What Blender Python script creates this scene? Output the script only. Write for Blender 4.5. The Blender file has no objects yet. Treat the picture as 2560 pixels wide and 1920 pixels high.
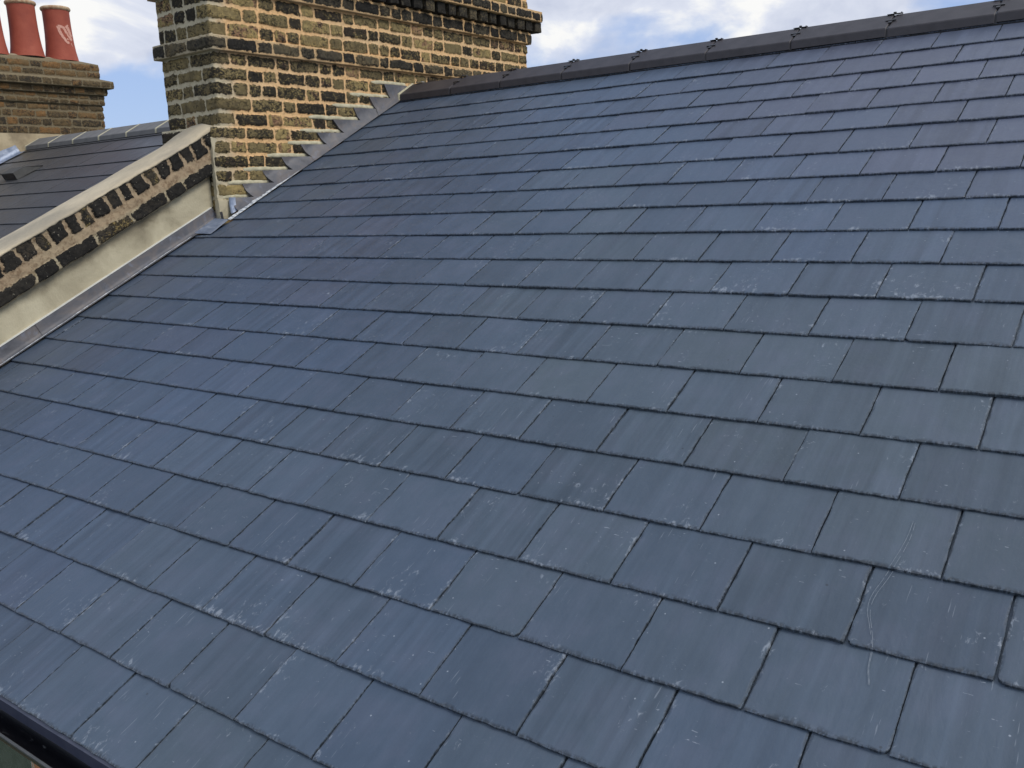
import bpy, math, random
import numpy as np
from mathutils import Vector, Matrix, Euler
rad = math.radians
SC = bpy.context.scene
COL = SC.collection
PI = math.pi
PHI = rad(25.6)                      # roof pitch
CP, SP, TP = math.cos(PHI), math.sin(PHI), math.tan(PHI)

# ------------------------------------------------------------------ camera
cam = bpy.data.cameras.new('camera')
cam.lens = 31.36; cam.sensor_width = 36.0; cam.sensor_fit = 'HORIZONTAL'
cam.clip_start = 0.05; cam.clip_end = 2000
co = bpy.data.objects.new('camera', cam); COL.objects.link(co)
m = Matrix(((0.8057537520253276, -0.0896691560332372, 0.5854232089295689),
            (0.5907030054006492, 0.1930898875528998, -0.7834451191598866),
            (-0.04278843894964229, 0.977075093214997, 0.2085507413444705))).to_4x4()
m.translation = (1.4448, -1.9433, 0.67435)
co.matrix_world = m
SC.camera = co

# ------------------------------------------------------------------ light and exposure
SUN_EL, SUN_AZ = rad(46), rad(86)   # azimuth clockwise from +Y
sd = bpy.data.lights.new('sun', 'SUN'); sd.energy = 1.85; sd.angle = rad(20); sd.color = (1.0, 0.93, 0.82)
so = bpy.data.objects.new('sun', sd); COL.objects.link(so)
dirv = Vector((math.sin(SUN_AZ)*math.cos(SUN_EL), math.cos(SUN_AZ)*math.cos(SUN_EL), math.sin(SUN_EL)))
so.rotation_euler = dirv.to_track_quat('Z', 'Y').to_euler(); so.location = dirv*30
SC.view_settings.view_transform = 'Standard'; SC.view_settings.look = 'None'
SC.view_settings.gamma = 1; SC.view_settings.exposure = 0.0

# ------------------------------------------------------------------ node helper
class NT:
    def __init__(s, tree): s.t = tree; s.t.nodes.clear()
    def n(s, typ, props=None, **ins):
        nd = s.t.nodes.new(typ)
        for k, v in (props or {}).items(): setattr(nd, k, v)
        for k, v in ins.items():
            key = int(k[1:]) if k[0] == '_' and k[1:].isdigit() else k.replace('_', ' ')
            s.set(nd.inputs[key], v)
        return nd
    def set(s, sock, v):
        if isinstance(v, bpy.types.NodeSocket): s.t.links.new(v, sock)
        elif isinstance(v, bpy.types.Node): s.t.links.new(v.outputs[0], sock)
        else:
            if sock.type == 'RGBA' and len(v) == 3: v = (*v, 1)
            sock.default_value = v
    def math(s, op, a, b=0.0, c=0.0, clamp=False):
        return s.n('ShaderNodeMath', dict(operation=op, use_clamp=clamp), _0=a, _1=b, _2=c).outputs[0]
    def mix(s, f, a, b, mode='MIX'):
        nd = s.t.nodes.new('ShaderNodeMix'); nd.data_type = 'RGBA'; nd.blend_type = mode; nd.clamp_factor = True
        s.set(nd.inputs[0], f); s.set(nd.inputs[6], a); s.set(nd.inputs[7], b)
        return nd.outputs[2]
    def sm(s, v, lo, hi, a=0.0, b=1.0):
        nd = s.n('ShaderNodeMapRange', dict(interpolation_type='SMOOTHSTEP'), Value=v, From_Min=lo, From_Max=hi, To_Min=a, To_Max=b)
        return nd.outputs[0]
    def lin(s, v, lo, hi, a=0.0, b=1.0):
        return s.n('ShaderNodeMapRange', None, Value=v, From_Min=lo, From_Max=hi, To_Min=a, To_Max=b).outputs[0]
    def noise(s, vec, scale, detail=4.0, rough=0.55, dist=0.0, out=0):
        return s.n('ShaderNodeTexNoise', None, Vector=vec, Scale=scale, Detail=detail, Roughness=rough, Distortion=dist).outputs[out]
    def vscale(s, vec, v):
        return s.n('ShaderNodeVectorMath', dict(operation='MULTIPLY'), _0=vec, _1=v).outputs[0]
    def vadd(s, a, b):
        return s.n('ShaderNodeVectorMath', dict(operation='ADD'), _0=a, _1=b).outputs[0]
    def ramp(s, f, stops, interp='LINEAR'):
        nd = s.n('ShaderNodeValToRGB', None, Fac=f); cr = nd.color_ramp; cr.interpolation = interp
        while len(cr.elements) < len(stops): cr.elements.new(0.5)
        for e, (p, c) in zip(cr.elements, stops): e.position = p; e.color = (*c, 1)
        return nd.outputs[0]

# ------------------------------------------------------------------ sky
W = bpy.data.worlds.new('World'); SC.world = W; W.use_nodes = True
t = NT(W.node_tree)
gen = t.n('ShaderNodeTexCoord').outputs['Generated']
sky = t.n('ShaderNodeTexSky', dict(sky_type='NISHITA', sun_disc=False, sun_elevation=SUN_EL, sun_rotation=SUN_AZ, air_density=1.0, dust_density=0.4, ozone_density=2.0))
skyc = t.mix(1.0, sky.outputs[0], (0.105, 0.105, 0.112), 'MULTIPLY')
sx = t.n('ShaderNodeSeparateXYZ', None, Vector=gen)
dz = sx.outputs[2]
warp = t.vscale(t.vadd(gen, (4.30, 1.2, 0.0)), (1, 1, 1.9))
n1 = t.noise(warp, 5.5, 9.0, 0.52, 0.25)
n2 = t.noise(t.vadd(warp, (3.1, 0.4, 1.7)), 9.0, 7.0, 0.55, 0.3)
bias = t.lin(dz, 0.085, 0.20, -0.14, 0.22)
cm = t.sm(t.math('ADD', n1, bias), 0.41, 0.60)
cloud = t.ramp(n2, [(0.38, (0.57, 0.62, 0.76)), (0.52, (0.73, 0.77, 0.88)), (0.60, (0.96, 0.96, 0.95))])
high = t.sm(dz, 0.25, 0.6)
blue = t.mix(0.65, skyc, (0.40, 0.54, 0.89))
full = t.mix(cm, blue, cloud)
# overhead: broken cloud, thicker and brighter to the east and north, open blue to the west
n3 = t.noise(gen, 2.6, 5.0, 0.55, 0.4)
east = t.sm(t.math('ADD', sx.outputs[0], t.math('MULTIPLY', t.math('SUBTRACT', n3, 0.5), 1.6)), -0.80, 0.35)
full = t.mix(high, full, t.mix(east, (0.22, 0.32, 0.54), (0.88, 0.93, 1.0)))
bg = t.n('ShaderNodeBackground', None, Color=full, Strength=1.0)
t.n('ShaderNodeOutputWorld', None, Surface=bg)

# ------------------------------------------------------------------ numpy noise
def _h(ix, iy, s):
    with np.errstate(over='ignore'):
        h = (ix.astype(np.int64).astype(np.uint32)*np.uint32(374761393) + iy.astype(np.int64).astype(np.uint32)*np.uint32(668265263) + np.uint32(s*1442695041 & 0xffffffff))
        h = (h ^ (h >> np.uint32(13)))*np.uint32(1274126177)
        h = h ^ (h >> np.uint32(16))
        h = h*np.uint32(2246822519); h = h ^ (h >> np.uint32(15))
    return h.astype(np.float64)/4294967295.0
def vn(x, y, s=0):
    x = np.asarray(x, float); y = np.asarray(y, float)
    x, y = np.broadcast_arrays(x, y)
    ix, iy = np.floor(x), np.floor(y); fx, fy = x-ix, y-iy
    fx = fx*fx*(3-2*fx); fy = fy*fy*(3-2*fy)
    a = _h(ix, iy, s); b = _h(ix+1, iy, s); c = _h(ix, iy+1, s); d = _h(ix+1, iy+1, s)
    return (a*(1-fx)+b*fx)*(1-fy)+(c*(1-fx)+d*fx)*fy - 0.5
def fbm(x, y, s=0, o=4):
    r = 0; am = 1.0
    for i in range(o):
        r = r + am*vn(np.asarray(x)*2**i, np.asarray(y)*2**i, s+i*17); am *= 0.5
    return r
def sst(x, a, b):
    q = np.clip((x-a)/(b-a), 0, 1); return q*q*(3-2*q)

# ------------------------------------------------------------------ object helpers
BASE = {}
def thing(name, label, cat, base=(0, 0, 0), group=None):
    o = bpy.data.objects.new(name, None); COL.objects.link(o); o.location = base
    o.empty_display_size = 0.2
    o['label'] = label; o['category'] = cat; o['kind'] = 'thing'
    if group: o['group'] = group
    BASE[o.name] = Vector(base)
    return o
def absloc(p):
    v = Vector((0, 0, 0))
    while p is not None: v = v + p.location; p = p.parent
    return v
def mk(name, V, F, mats, parent=None, smooth=False, mi=None, fcol=None, vcol=None, vfl=None, uv=None, rot=None, loc=(0, 0, 0)):
    """verts are world coordinates (or local ones with rot / loc)"""
    me = bpy.data.meshes.new(name)
    V = np.asarray(V, float)
    me.from_pydata(V, [], F if isinstance(F, list) else F)
    for mm in (mats if isinstance(mats, (list, tuple)) else [mats]): me.materials.append(mm)
    if mi is not None: me.polygons.foreach_set('material_index', np.asarray(mi, np.int32))
    me.polygons.foreach_set('use_smooth', np.full(len(me.polygons), bool(smooth)))
    if fcol is not None:
        for k, v in fcol.items():
            a = me.attributes.new(k, 'FLOAT_COLOR', 'FACE'); v = np.asarray(v, float)
            a.data.foreach_set('color', np.c_[v, np.ones(len(v))].ravel())
    if vcol is not None:
        for k, v in vcol.items():
            a = me.attributes.new(k, 'FLOAT_COLOR', 'POINT'); v = np.asarray(v, float)
            a.data.foreach_set('color', np.c_[v, np.ones(len(v))].ravel())
    if vfl is not None:
        for k, v in vfl.items():
            a = me.attributes.new(k, 'FLOAT', 'POINT'); a.data.foreach_set('value', np.asarray(v, float))
    if uv is not None:
        l = me.uv_layers.new(name='local'); uv = np.asarray(uv, float)
        li = np.zeros(len(me.loops), np.int32); me.loops.foreach_get('vertex_index', li)
        l.data.foreach_set('uv', uv[li].ravel())
    me.validate(); me.update()
    o = bpy.data.objects.new(name, me); COL.objects.link(o)
    o.location = loc
    if rot is not None: o.rotation_euler = rot
    if parent is not None:
        o.parent = parent
        o.location = Vector(loc) - absloc(parent)
    return o
class MB:
    def __init__(s): s.v = []; s.f = []; s.m = []; s.r = []
    def add(s, V, F, mi=0):
        b = len(s.v); s.v += [tuple(p) for p in V]; s.f += [tuple(i+b for i in f) for f in F]; s.m += [mi]*len(F)
    def box(s, x0, x1, y0, y1, z0, z1, mi=0, fn=None, bev=0.0):
        x0, x1 = min(x0, x1), max(x0, x1); y0, y1 = min(y0, y1), max(y0, y1); z0, z1 = min(z0, z1), max(z0, z1)
        if bev <= 0:
            V = [(x, y, z) for z in (z0, z1) for y in (y0, y1) for x in (x0, x1)]
            F = [(0, 2, 3, 1), (4, 5, 7, 6), (0, 1, 5, 4), (2, 6, 7, 3), (0, 4, 6, 2), (1, 3, 7, 5)]
        else:
            b = min(bev, (x1-x0)*.45, (y1-y0)*.45, (z1-z0)*.45)
            def rect(i, z): return [(x0+i, y0+i, z), (x1-i, y0+i, z), (x1-i, y1-i, z), (x0+i, y1-i, z)]
            def octo(z):
                return [(x0+b, y0, z), (x1-b, y0, z), (x1, y0+b, z), (x1, y1-b, z), (x1-b, y1, z), (x0+b, y1, z), (x0, y1-b, z), (x0, y0+b, z)]
            def octi(z):
                return [(x0+b, y0+b, z), (x1-b, y0+b, z), (x1-b, y0+b, z), (x1-b, y1-b, z), (x1-b, y1-b, z), (x0+b, y1-b, z), (x0+b, y1-b, z), (x0+b, y0+b, z)]
            V = rect(b, z0)+octo(z0+b)+octo(z1-b)+rect(b, z1)
            F = [(3, 2, 1, 0)]
            cr = [0, 1, 1, 2, 2, 3, 3, 0]
            for i in range(8):
                j = (i+1) % 8
                q = (cr[i], cr[j], 4+j, 4+i) if cr[i] != cr[j] else (cr[i], 4+j, 4+i)
                F.append(q); F.append((4+i, 4+j, 12+j, 12+i))
                q = (12+i, 12+j, 20+cr[j], 20+cr[i]) if cr[i] != cr[j] else (12+i, 12+j, 20+cr[i])
                F.append(q)
            F.append((20, 21, 22, 23))
        if fn: V = [fn(p) for p in V]
        s.add(V, F, mi)
    def grid(s, P, mi=0):
        """P: array (n,m,3)"""
        n, mm = P.shape[:2]
        s.add(P.reshape(-1, 3).tolist(), [(i*mm+j, i*mm+j+1, (i+1)*mm+j+1, (i+1)*mm+j) for i in range(n-1) for j in range(mm-1)], mi)
    def lathe(s, prof, c, seg=32, mi=0, cap=False):
        V = []; F = []
        for r, z in prof:
            for k in range(seg):
                a = 2*PI*k/seg; V.append((c[0]+r*math.cos(a), c[1]+r*math.sin(a), c[2]+z))
        for i in range(len(prof)-1):
            for k in range(seg):
                k2 = (k+1) % seg; F.append((i*seg+k, i*seg+k2, (i+1)*seg+k2, (i+1)*seg+k))
        if cap: F.append(tuple(range((len(prof)-1)*seg, len(prof)*seg)))
        s.add(V, F, mi)
    def build(s, name, mats, parent=None, **k): return mk(name, s.v, s.f, mats, parent, mi=s.m, **k)
def R2W(x, s, n): return (x, s*CP-n*SP, s*SP+n*CP)           # roof frame -> world
def R2Wa(x, s, n): return np.stack([x, s*CP-n*SP, s*SP+n*CP], -1)
def gridF(n, mm, wrap=False):
    i = np.arange(n-1)[:, None]; j = np.arange(mm if wrap else mm-1)[None, :]; j2 = (j+1) % mm
    return np.stack([i*mm+j, i*mm+j2, (i+1)*mm+j2, (i+1)*mm+j], -1).reshape(-1, 4)

# ------------------------------------------------------------------ materials
def mat(name):
    mm = bpy.data.materials.new(name); mm.use_nodes = True
    return mm, NT(mm.node_tree)
def fin(t, col, rough=0.8, height=None, dist=0.002, bstr=1.0, metal=0.0, spec=0.5):
    p = t.n('ShaderNodeBsdfPrincipled', None, Base_Color=col, Roughness=rough, Metallic=metal)
    t.set(p.inputs['Specular IOR Level'], spec)
    if height is not None:
        b = t.n('ShaderNodeBump', None, Height=height, Distance=dist, Strength=bstr)
        t.set(p.inputs['Normal'], b.outputs[0])
    t.n('ShaderNodeOutputMaterial', None, Surface=p)
def objc(t): return t.n('ShaderNodeTexCoord').outputs['Object']
def attr(t, name, out='Color'): return t.n('ShaderNodeAttribute', dict(attribute_name=name)).outputs[out]

def make_slate(name, tones, scuff=1.0, streak=1.0):
    mm, t = mat(name)
    rn = attr(t, 'rnd'); sp = t.n('ShaderNodeSeparateColor', None, Color=rn)
    r0, r1, r2 = sp.outputs[0], sp.outputs[1], sp.outputs[2]
    oc = objc(t)
    P = t.vadd(oc, t.vscale(rn, (31.0, 17.0, 23.0)))
    uvn = t.n('ShaderNodeUVMap', dict(uv_map='local')).outputs[0]
    su = t.n('ShaderNodeSeparateXYZ', None, Vector=uvn); u, v = su.outputs[0], su.outputs[1]
    # the bed of the stone: broad bands along the slope, fine grain
    st = t.noise(t.vscale(P, (24.0, 1.3, 1.0)), 1.0, 5.0, 0.62, 0.15)
    st2 = t.noise(t.vscale(P, (120.0, 6.0, 1.0)), 1.0, 3.0, 0.6)
    bl = t.noise(P, 9.0, 4.0, 0.6)
    big = t.noise(oc, 0.55, 3.0, 0.5)
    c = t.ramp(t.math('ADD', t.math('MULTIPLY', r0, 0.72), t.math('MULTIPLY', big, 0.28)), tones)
    c = t.mix(t.math('MULTIPLY', t.sm(bl, 0.45, 0.65), 0.22), c, tones[-1][1])
    val = t.lin(r1, 0, 1, 0.90, 1.07)
    val = t.math('MULTIPLY', val, t.math('ADD', 1.0, t.math('MULTIPLY', t.lin(st, 0.3, 0.7, -0.22*streak, 0.11*streak), t.lin(r2, 0, 1, 0.15, 1.35))))
    val = t.math('MULTIPLY', val, t.lin(st2, 0.3, 0.7, 0.97, 1.03))
    val = t.math('MULTIPLY', val, t.lin(bl, 0.3, 0.7, 0.93, 1.07))
    c = t.mix(1.0, c, t.n('ShaderNodeCombineColor', None, _0=val, _1=val, _2=val).outputs[0], 'MULTIPLY')
    # chalky scuffs close to the dressed edges, chisel flecks, scratches
    eu = t.math('MINIMUM', u, t.math('SUBTRACT', 1.0, u))
    ev = t.math('MINIMUM', t.math('MULTIPLY', v, 0.8), t.math('MULTIPLY', eu, 2.4))
    near = t.sm(ev, 0.0, 0.13, 1.0, 0.0)
    sc1 = t.noise(t.vscale(P, (70.0, 42.0, 30.0)), 1.0, 6.0, 0.68, 0.6)
    patch = t.noise(P, 5.5, 2.0, 0.5)
    thr = t.math('ADD', t.math('MULTIPLY', near, 0.115), t.math('MULTIPLY', t.sm(patch, 0.47, 0.70), 0.15))
    k1 = t.sm(t.math('ADD', sc1, thr), 0.70, 0.86)
    fl = t.noise(t.vscale(P, (55.0, 190.0, 30.0)), 1.0, 2.0, 0.5)
    k2 = t.math('MULTIPLY', t.sm(fl, 0.70, 0.74), t.sm(t.noise(P, 7.0, 1.0), 0.53, 0.63))
    fs = t.noise(t.vscale(P, (230.0, 12.0, 30.0)), 1.0, 2.0, 0.5)
    k3 = t.math('MULTIPLY', t.sm(fs, 0.69, 0.73), t.sm(t.noise(P, 4.0, 1.0), 0.50, 0.60))
    vor = t.n('ShaderNodeTexVoronoi', None, Vector=P, Scale=34.0, Randomness=1.0)
    k4 = t.math('MULTIPLY', t.sm(vor.outputs[0], 0.045, 0.085, 1.0, 0.0), t.sm(vor.outputs[1], 0.66, 0.72))
    kk = t.math('MAXIMUM', t.math('MAXIMUM', t.math('MULTIPLY', k1, 0.55), t.math('MULTIPLY', k2, 0.55)), t.math('MAXIMUM', t.math('MULTIPLY', k3, 0.32), t.math('MULTIPLY', k4, 0.7)))
    kk = t.math('MULTIPLY', kk, scuff)
    vd = t.n('ShaderNodeTexVoronoi', None, Vector=P, Scale=9.0, Randomness=1.0)
    c = t.mix(t.math('MULTIPLY', t.sm(vd.outputs[0], 0.020, 0.034, 1.0, 0.0), 0.6), c, (0.03, 0.035, 0.04))
    c = t.mix(kk, c, (0.32, 0.36, 0.42))
    # freshly broken rims
    rim = t.math('MULTIPLY', attr(t, 'rim', 'Fac'), t.sm(t.noise(t.vscale(P, (140, 140, 60)), 1.0, 3.0, 0.6), 0.42, 0.62))
    rimd = t.math('MULTIPLY', attr(t, 'rim', 'Fac'), t.sm(t.noise(t.vscale(P, (170, 90, 60)), 1.0, 3.0, 0.6), 0.40, 0.52))
    c = t.mix(t.math('MULTIPLY', rimd, 0.88), c, (0.018, 0.024, 0.032))
    c = t.mix(t.math('MULTIPLY', rim, 0.20), c, (0.17, 0.19, 0.22))
    rv = t.noise(t.vscale(P, (1.0, 0.45, 1.0)), 13.0, 4.0, 0.55, 1.2)
    hgt = t.math('ADD', t.math('ADD', t.math('MULTIPLY', st, 0.3), t.math('MULTIPLY', rv, 1.3)), t.math('ADD', t.math('MULTIPLY', sc1, 0.35), t.math('MULTIPLY', t.noise(t.vscale(P, (1.0, 0.6, 1.0)), 30.0, 5.0, 0.6), 0.8)))
    rgh = t.math('ADD', t.lin(bl, 0.3, 0.7, 0.36, 0.50), t.math('MULTIPLY', kk, 0.3))
    fin(t, c, rgh, hgt, 0.0016, 0.8, spec=0.5)
    return mm
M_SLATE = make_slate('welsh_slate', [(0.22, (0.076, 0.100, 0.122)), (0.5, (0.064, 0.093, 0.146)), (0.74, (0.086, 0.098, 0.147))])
M_NSLATE = make_slate('fibre_slate', [(0.25, (0.066, 0.067, 0.069)), (0.5, (0.069, 0.069, 0.073)), (0.78, (0.072, 0.070, 0.075))], 0.25, 0.25)

def simple(name, c0, c1, scale=8.0, rough=0.8, bump=0.0, bscale=40.0, metal=0.0, spec=0.5, stretch=(1, 1, 1), lo=0.35, hi=0.65, c2=None, s2=2.0):
    mm, t = mat(name); oc = t.vscale(objc(t), stretch)
    c = t.mix(t.sm(t.noise(oc, scale, 6.0, 0.6), lo, hi), c0, c1)
    if c2 is not None: c = t.mix(t.sm(t.noise(t.vadd(oc, (7, 3, 1)), s2, 5.0, 0.6), 0.5, 0.68), c, c2)
    h = t.noise(oc, bscale, 5.0, 0.6) if bump else None
    fin(t, c, rough, h, bump or 0.001, 1.0, metal, spec)
    return mm
M_RIDGE = simple('ridge_clay_dark', (0.037, 0.033, 0.038), (0.049, 0.044, 0.050), 14, 0.55, 0.0003, 260)
M_NRIDGE = simple('ridge_concrete_grey', (0.125, 0.126, 0.130), (0.155, 0.155, 0.158), 12, 0.8, 0.0006, 200)
M_CEMENT = simple('cement_pale', (0.36, 0.325, 0.235), (0.47, 0.42, 0.30), 9, 0.9, 0.003, 60, c2=(0.36, 0.34, 0.28), s2=4.0)
M_POINT = simple('fresh_pointing', (0.40, 0.375, 0.265), (0.54, 0.50, 0.36), 25, 0.9, 0.003, 90)
M_CAP = simple('capping_mortar', (0.46, 0.395, 0.285), (0.56, 0.48, 0.35), 5, 0.9, 0.006, 60, c2=(0.34, 0.30, 0.23), s2=1.6, stretch=(1, .5, 1))
M_BLACK = simple('black_plastic', (0.008, 0.008, 0.010), (0.014, 0.014, 0.018), 20, 0.35)
M_VENTSTRIP = simple('ridge_vent_black', (0.003, 0.003, 0.004), (0.009, 0.008, 0.009), 160, 0.8, 0.004, 130)
M_CLIP = simple('clip_metal', (0.030, 0.028, 0.030), (0.055, 0.052, 0.055), 60, 0.4, metal=0.3)
M_CLIPB = simple('clip_bright', (0.55, 0.56, 0.58), (0.75, 0.75, 0.77), 60, 0.3, metal=0.8)
M_BEAD = simple('render_bead', (0.62, 0.63, 0.60), (0.72, 0.72, 0.68), 20, 0.5)
M_FELT = simple('eaves_felt', (0.045, 0.052, 0.085), (0.060, 0.066, 0.100), 20, 0.45)
M_VENT = simple('vent_plastic', (0.060, 0.062, 0.064), (0.080, 0.082, 0.084), 20, 0.6)
M_GREEN = simple('lawn', (0.05, 0.07, 0.035), (0.09, 0.10, 0.06), 0.6, 0.95)
M_FRAME = simple('window_frame', (0.40, 0.44, 0.42), (0.48, 0.52, 0.50), 10, 0.5)
M_GLASS = simple('window_glass', (0.060, 0.080, 0.068), (0.085, 0.105, 0.09), 30, 0.15)
M_SCRATCH = simple('scratch_mark', (0.15, 0.18, 0.22), (0.24, 0.27, 0.31), 90, 0.9)
M_CHALK = simple('chalk_line', (0.22, 0.25, 0.29), (0.60, 0.63, 0.67), 60, 0.9)

def lead():
    mm, t = mat('lead_sheet'); oc = objc(t)
    a = t.noise(oc, 7.0, 6.0, 0.62, 0.8); b = t.noise(t.vadd(oc, (3, 9, 2)), 16.0, 5.0, 0.6, 0.5)
    c = t.ramp(a, [(0.30, (0.070, 0.073, 0.088)), (0.46, (0.098, 0.102, 0.121)), (0.58, (0.130, 0.120, 0.124)), (0.70, (0.160, 0.174, 0.222))])
    c = t.mix(t.math('MULTIPLY', t.sm(b, 0.57, 0.75), 0.6), c, (0.19, 0.215, 0.29))
    fin(t, c, t.lin(b, 0.3, 0.7, 0.50, 0.68), t.noise(oc, 14.0, 3.0, 0.5), 0.006, 1.0, 0.10)
    return mm
M_LEAD = lead()
def leadb():
    mm, t = mat('lead_blue'); oc = objc(t)
    a = t.noise(oc, 12.0, 6.0, 0.62, 0.8)
    c = t.ramp(a, [(0.30, (0.13, 0.17, 0.26)), (0.5, (0.22, 0.27, 0.38)), (0.70, (0.38, 0.43, 0.54))])
    fin(t, c, 0.5, t.noise(oc, 20.0, 3.0, 0.5), 0.004, 1.0, 0.3)
    return mm
M_LEADB = leadb()
def render_mat():
    mm, t = mat('sand_render'); oc = objc(t)
    a = t.noise(t.vscale(oc, (1, 1.2, 1.6)), 2.6, 5.0, 0.6, 0.4); b = t.noise(oc, 22.0, 4.0, 0.6)
    c = t.ramp(a, [(0.30, (0.20, 0.175, 0.12)), (0.43, (0.37, 0.33, 0.235)), (0.58, (0.48, 0.435, 0.315)), (0.75, (0.56, 0.515, 0.38))])
    # soot washed down from the bricks above: a stain with its own ragged outline
    st = attr(t, 'stain', 'Fac')
    k = t.sm(t.math('ADD', st, t.math('MULTIPLY', t.math('SUBTRACT', t.noise(t.vscale(oc, (1, 1, 1)), 5.0, 5.0, 0.6), 0.5), 1.3)), 0.45, 1.0)
    c = t.mix(t.math('MULTIPLY', k, 0.62), c, (0.13, 0.11, 0.075))
    c = t.mix(t.math('MULTIPLY', t.sm(b, 0.55, 0.75), 0.18), c, (0.26, 0.24, 0.17))
    fin(t, c, 0.9, t.math('ADD', b, t.noise(oc, 120.0, 3.0, 0.6)), 0.0016, 1.0)
    return mm
M_RENDER = render_mat()
def terracotta():
    mm, t = mat('terracotta'); oc = objc(t)
    a = t.noise(oc, 6.0, 5.0, 0.6)
    c = t.ramp(a, [(0.3, (0.27, 0.055, 0.034)), (0.5, (0.32, 0.070, 0.042)), (0.7, (0.37, 0.092, 0.056))])
    fin(t, c, 0.75, t.noise(oc, 60.0, 4.0), 0.002, 1.0)
    return mm
M_POT = terracotta()
M_POTRIM = simple('pot_rim_weathered', (0.34, 0.20, 0.12), (0.52, 0.40, 0.26), 30, 0.85)
M_SMEAR = simple('pink_smear', (0.55, 0.28, 0.22), (0.66, 0.36, 0.30), 60, 0.85)

def brick_mat(name, bricks, mort_a, mort_b, soot=1.0, sootcol=(0.018, 0.017, 0.016), crack=1.0, splash=0.0, dirt=0.48):
    mm, t = mat(name); oc = objc(t)
    sd = attr(t, 'sd', 'Fac')
    sp = t.n('ShaderNodeSeparateColor', None, Color=attr(t, 'bc')); r0, r1, mt = sp.outputs[0], sp.outputs[1], sp.outputs[2]
    na = t.noise(oc, 48.0, 5.0, 0.65); nb = t.noise(oc, 160.0, 4.0, 0.65)
    e = t.math('ADD', sd, t.math('ADD', t.math('MULTIPLY', t.math('SUBTRACT', na, 0.5), 0.034), t.math('MULTIPLY', t.math('SUBTRACT', nb, 0.5), 0.012)))
    k = t.sm(e, -0.0010, 0.0014)
    f1 = t.noise(oc, 14.0, 6.0, 0.65, 0.4)
    f2 = t.noise(t.vadd(oc, (5, 8, 1)), 34.0, 6.0, 0.7, 0.3)
    f3 = t.noise(t.vadd(oc, (1, 4, 9)), 95.0, 4.0, 0.7)
    hue = t.math('ADD', t.math('MULTIPLY', r0, 0.58), t.math('MULTIPLY', t.math('SUBTRACT', f1, 0.36), 1.35), clamp=True)
    bcol = t.ramp(hue, bricks)
    bcol = t.mix(t.math('MULTIPLY', t.sm(f3, 0.48, 0.66), 0.5), bcol, t.mix(1.0, bcol, (0.45, 0.42, 0.4), 'MULTIPLY'))
    f4 = t.noise(t.vscale(t.vadd(oc, (2, 6, 3)), (1.0, 1.0, 1.9)), 62.0, 6.0, 0.72, 0.8)
    so = t.math('ADD', t.math('ADD', t.math('MULTIPLY', t.math('SUBTRACT', f1, 0.5), 0.95), t.math('MULTIPLY', t.math('SUBTRACT', f4, 0.5), 1.5)), t.math('ADD', t.math('MULTIPLY', t.math('SUBTRACT', f2, 0.5), 0.9), t.math('MULTIPLY', t.math('SUBTRACT', r1, 0.5), 0.42)))
    ks = t.sm(so, 0.04 - 0.14*soot, 0.24 - 0.14*soot)
    bcol = t.mix(t.math('MULTIPLY', ks, 0.94), bcol, sootcol)
    # cracks
    cv = t.n('ShaderNodeTexVoronoi', dict(feature='DISTANCE_TO_EDGE'), Vector=t.vadd(oc, t.vscale(t.noise(oc, 20.0, 4.0, 0.6, 0.0, 1), (0.05, 0.05, 0.05))), Scale=21.0)
    kc = t.math('MULTIPLY', t.sm(cv.outputs[0], 0.0, 0.030, 1.0, 0.0), t.math('MULTIPLY', t.sm(t.noise(oc, 6.0, 2.0), 0.40, 0.50), crack))
    bcol = t.mix(t.math('MULTIPLY', kc, 0.85), bcol, (0.012, 0.011, 0.010))
    # lime specks left on the faces
    ls = t.sm(t.math('ADD', f3, t.math('MULTIPLY', f2, 0.5)), 0.98 - 0.06*splash, 1.05 - 0.06*splash)
    bcol = t.mix(t.math('MULTIPLY', ls, 0.8), bcol, (0.50, 0.46, 0.36))
    mcol = t.mix(mt, mort_a, mort_b)
    mcol = t.mix(t.math('MULTIPLY', t.sm(f2, 0.50-0.04*splash, 0.66), dirt), mcol, t.mix(1.0, mcol, (0.42, 0.36, 0.32), 'MULTIPLY'))
    mcol = t.mix(t.math('MULTIPLY', t.sm(f1, 0.40, 0.62), 0.35), mcol, t.mix(1.0, mcol, (1.15, 1.18, 1.2), 'MULTIPLY'))
    c = t.mix(k, mcol, bcol)
    h = t.math('ADD', t.math('MULTIPLY', k, 0.9), t.math('ADD', t.math('ADD', t.math('MULTIPLY', f2, 0.9), t.math('MULTIPLY', f4, 0.9)), t.math('SUBTRACT', t.math('MULTIPLY', f3, 0.5), t.math('MULTIPLY', kc, t.math('MULTIPLY', k, 0.8)))))
    fin(t, c, 0.92, h, 0.0045, 1.0, spec=0.25)
    return mm
STOCK = [(0.0, (0.105, 0.084, 0.047)), (0.25, (0.175, 0.138, 0.070)), (0.48, (0.240, 0.188, 0.090)), (0.66, (0.36, 0.275, 0.118)), (0.80, (0.27, 0.155, 0.10)), (1.0, (0.50, 0.38, 0.14))]
M_BRICK = brick_mat('stock_brick', STOCK, (0.50, 0.44, 0.315), (0.74, 0.475, 0.24), 0.80)
STOCKB = [(0.0, (0.030, 0.028, 0.024)), (0.3, (0.055, 0.048, 0.036)), (0.6, (0.10, 0.085, 0.055)), (1.0, (0.20, 0.15, 0.08))]
M_BRICKD = brick_mat('sooty_brick', STOCKB, (0.40, 0.34, 0.235), (0.56, 0.37, 0.19), 1.05, dirt=0.6)
STOCKN = [(0.0, (0.085, 0.064, 0.038)), (0.3, (0.135, 0.098, 0.053)), (0.55, (0.175, 0.117, 0.058)), (0.8, (0.235, 0.125, 0.050)), (1.0, (0.28, 0.20, 0.10))]
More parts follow.
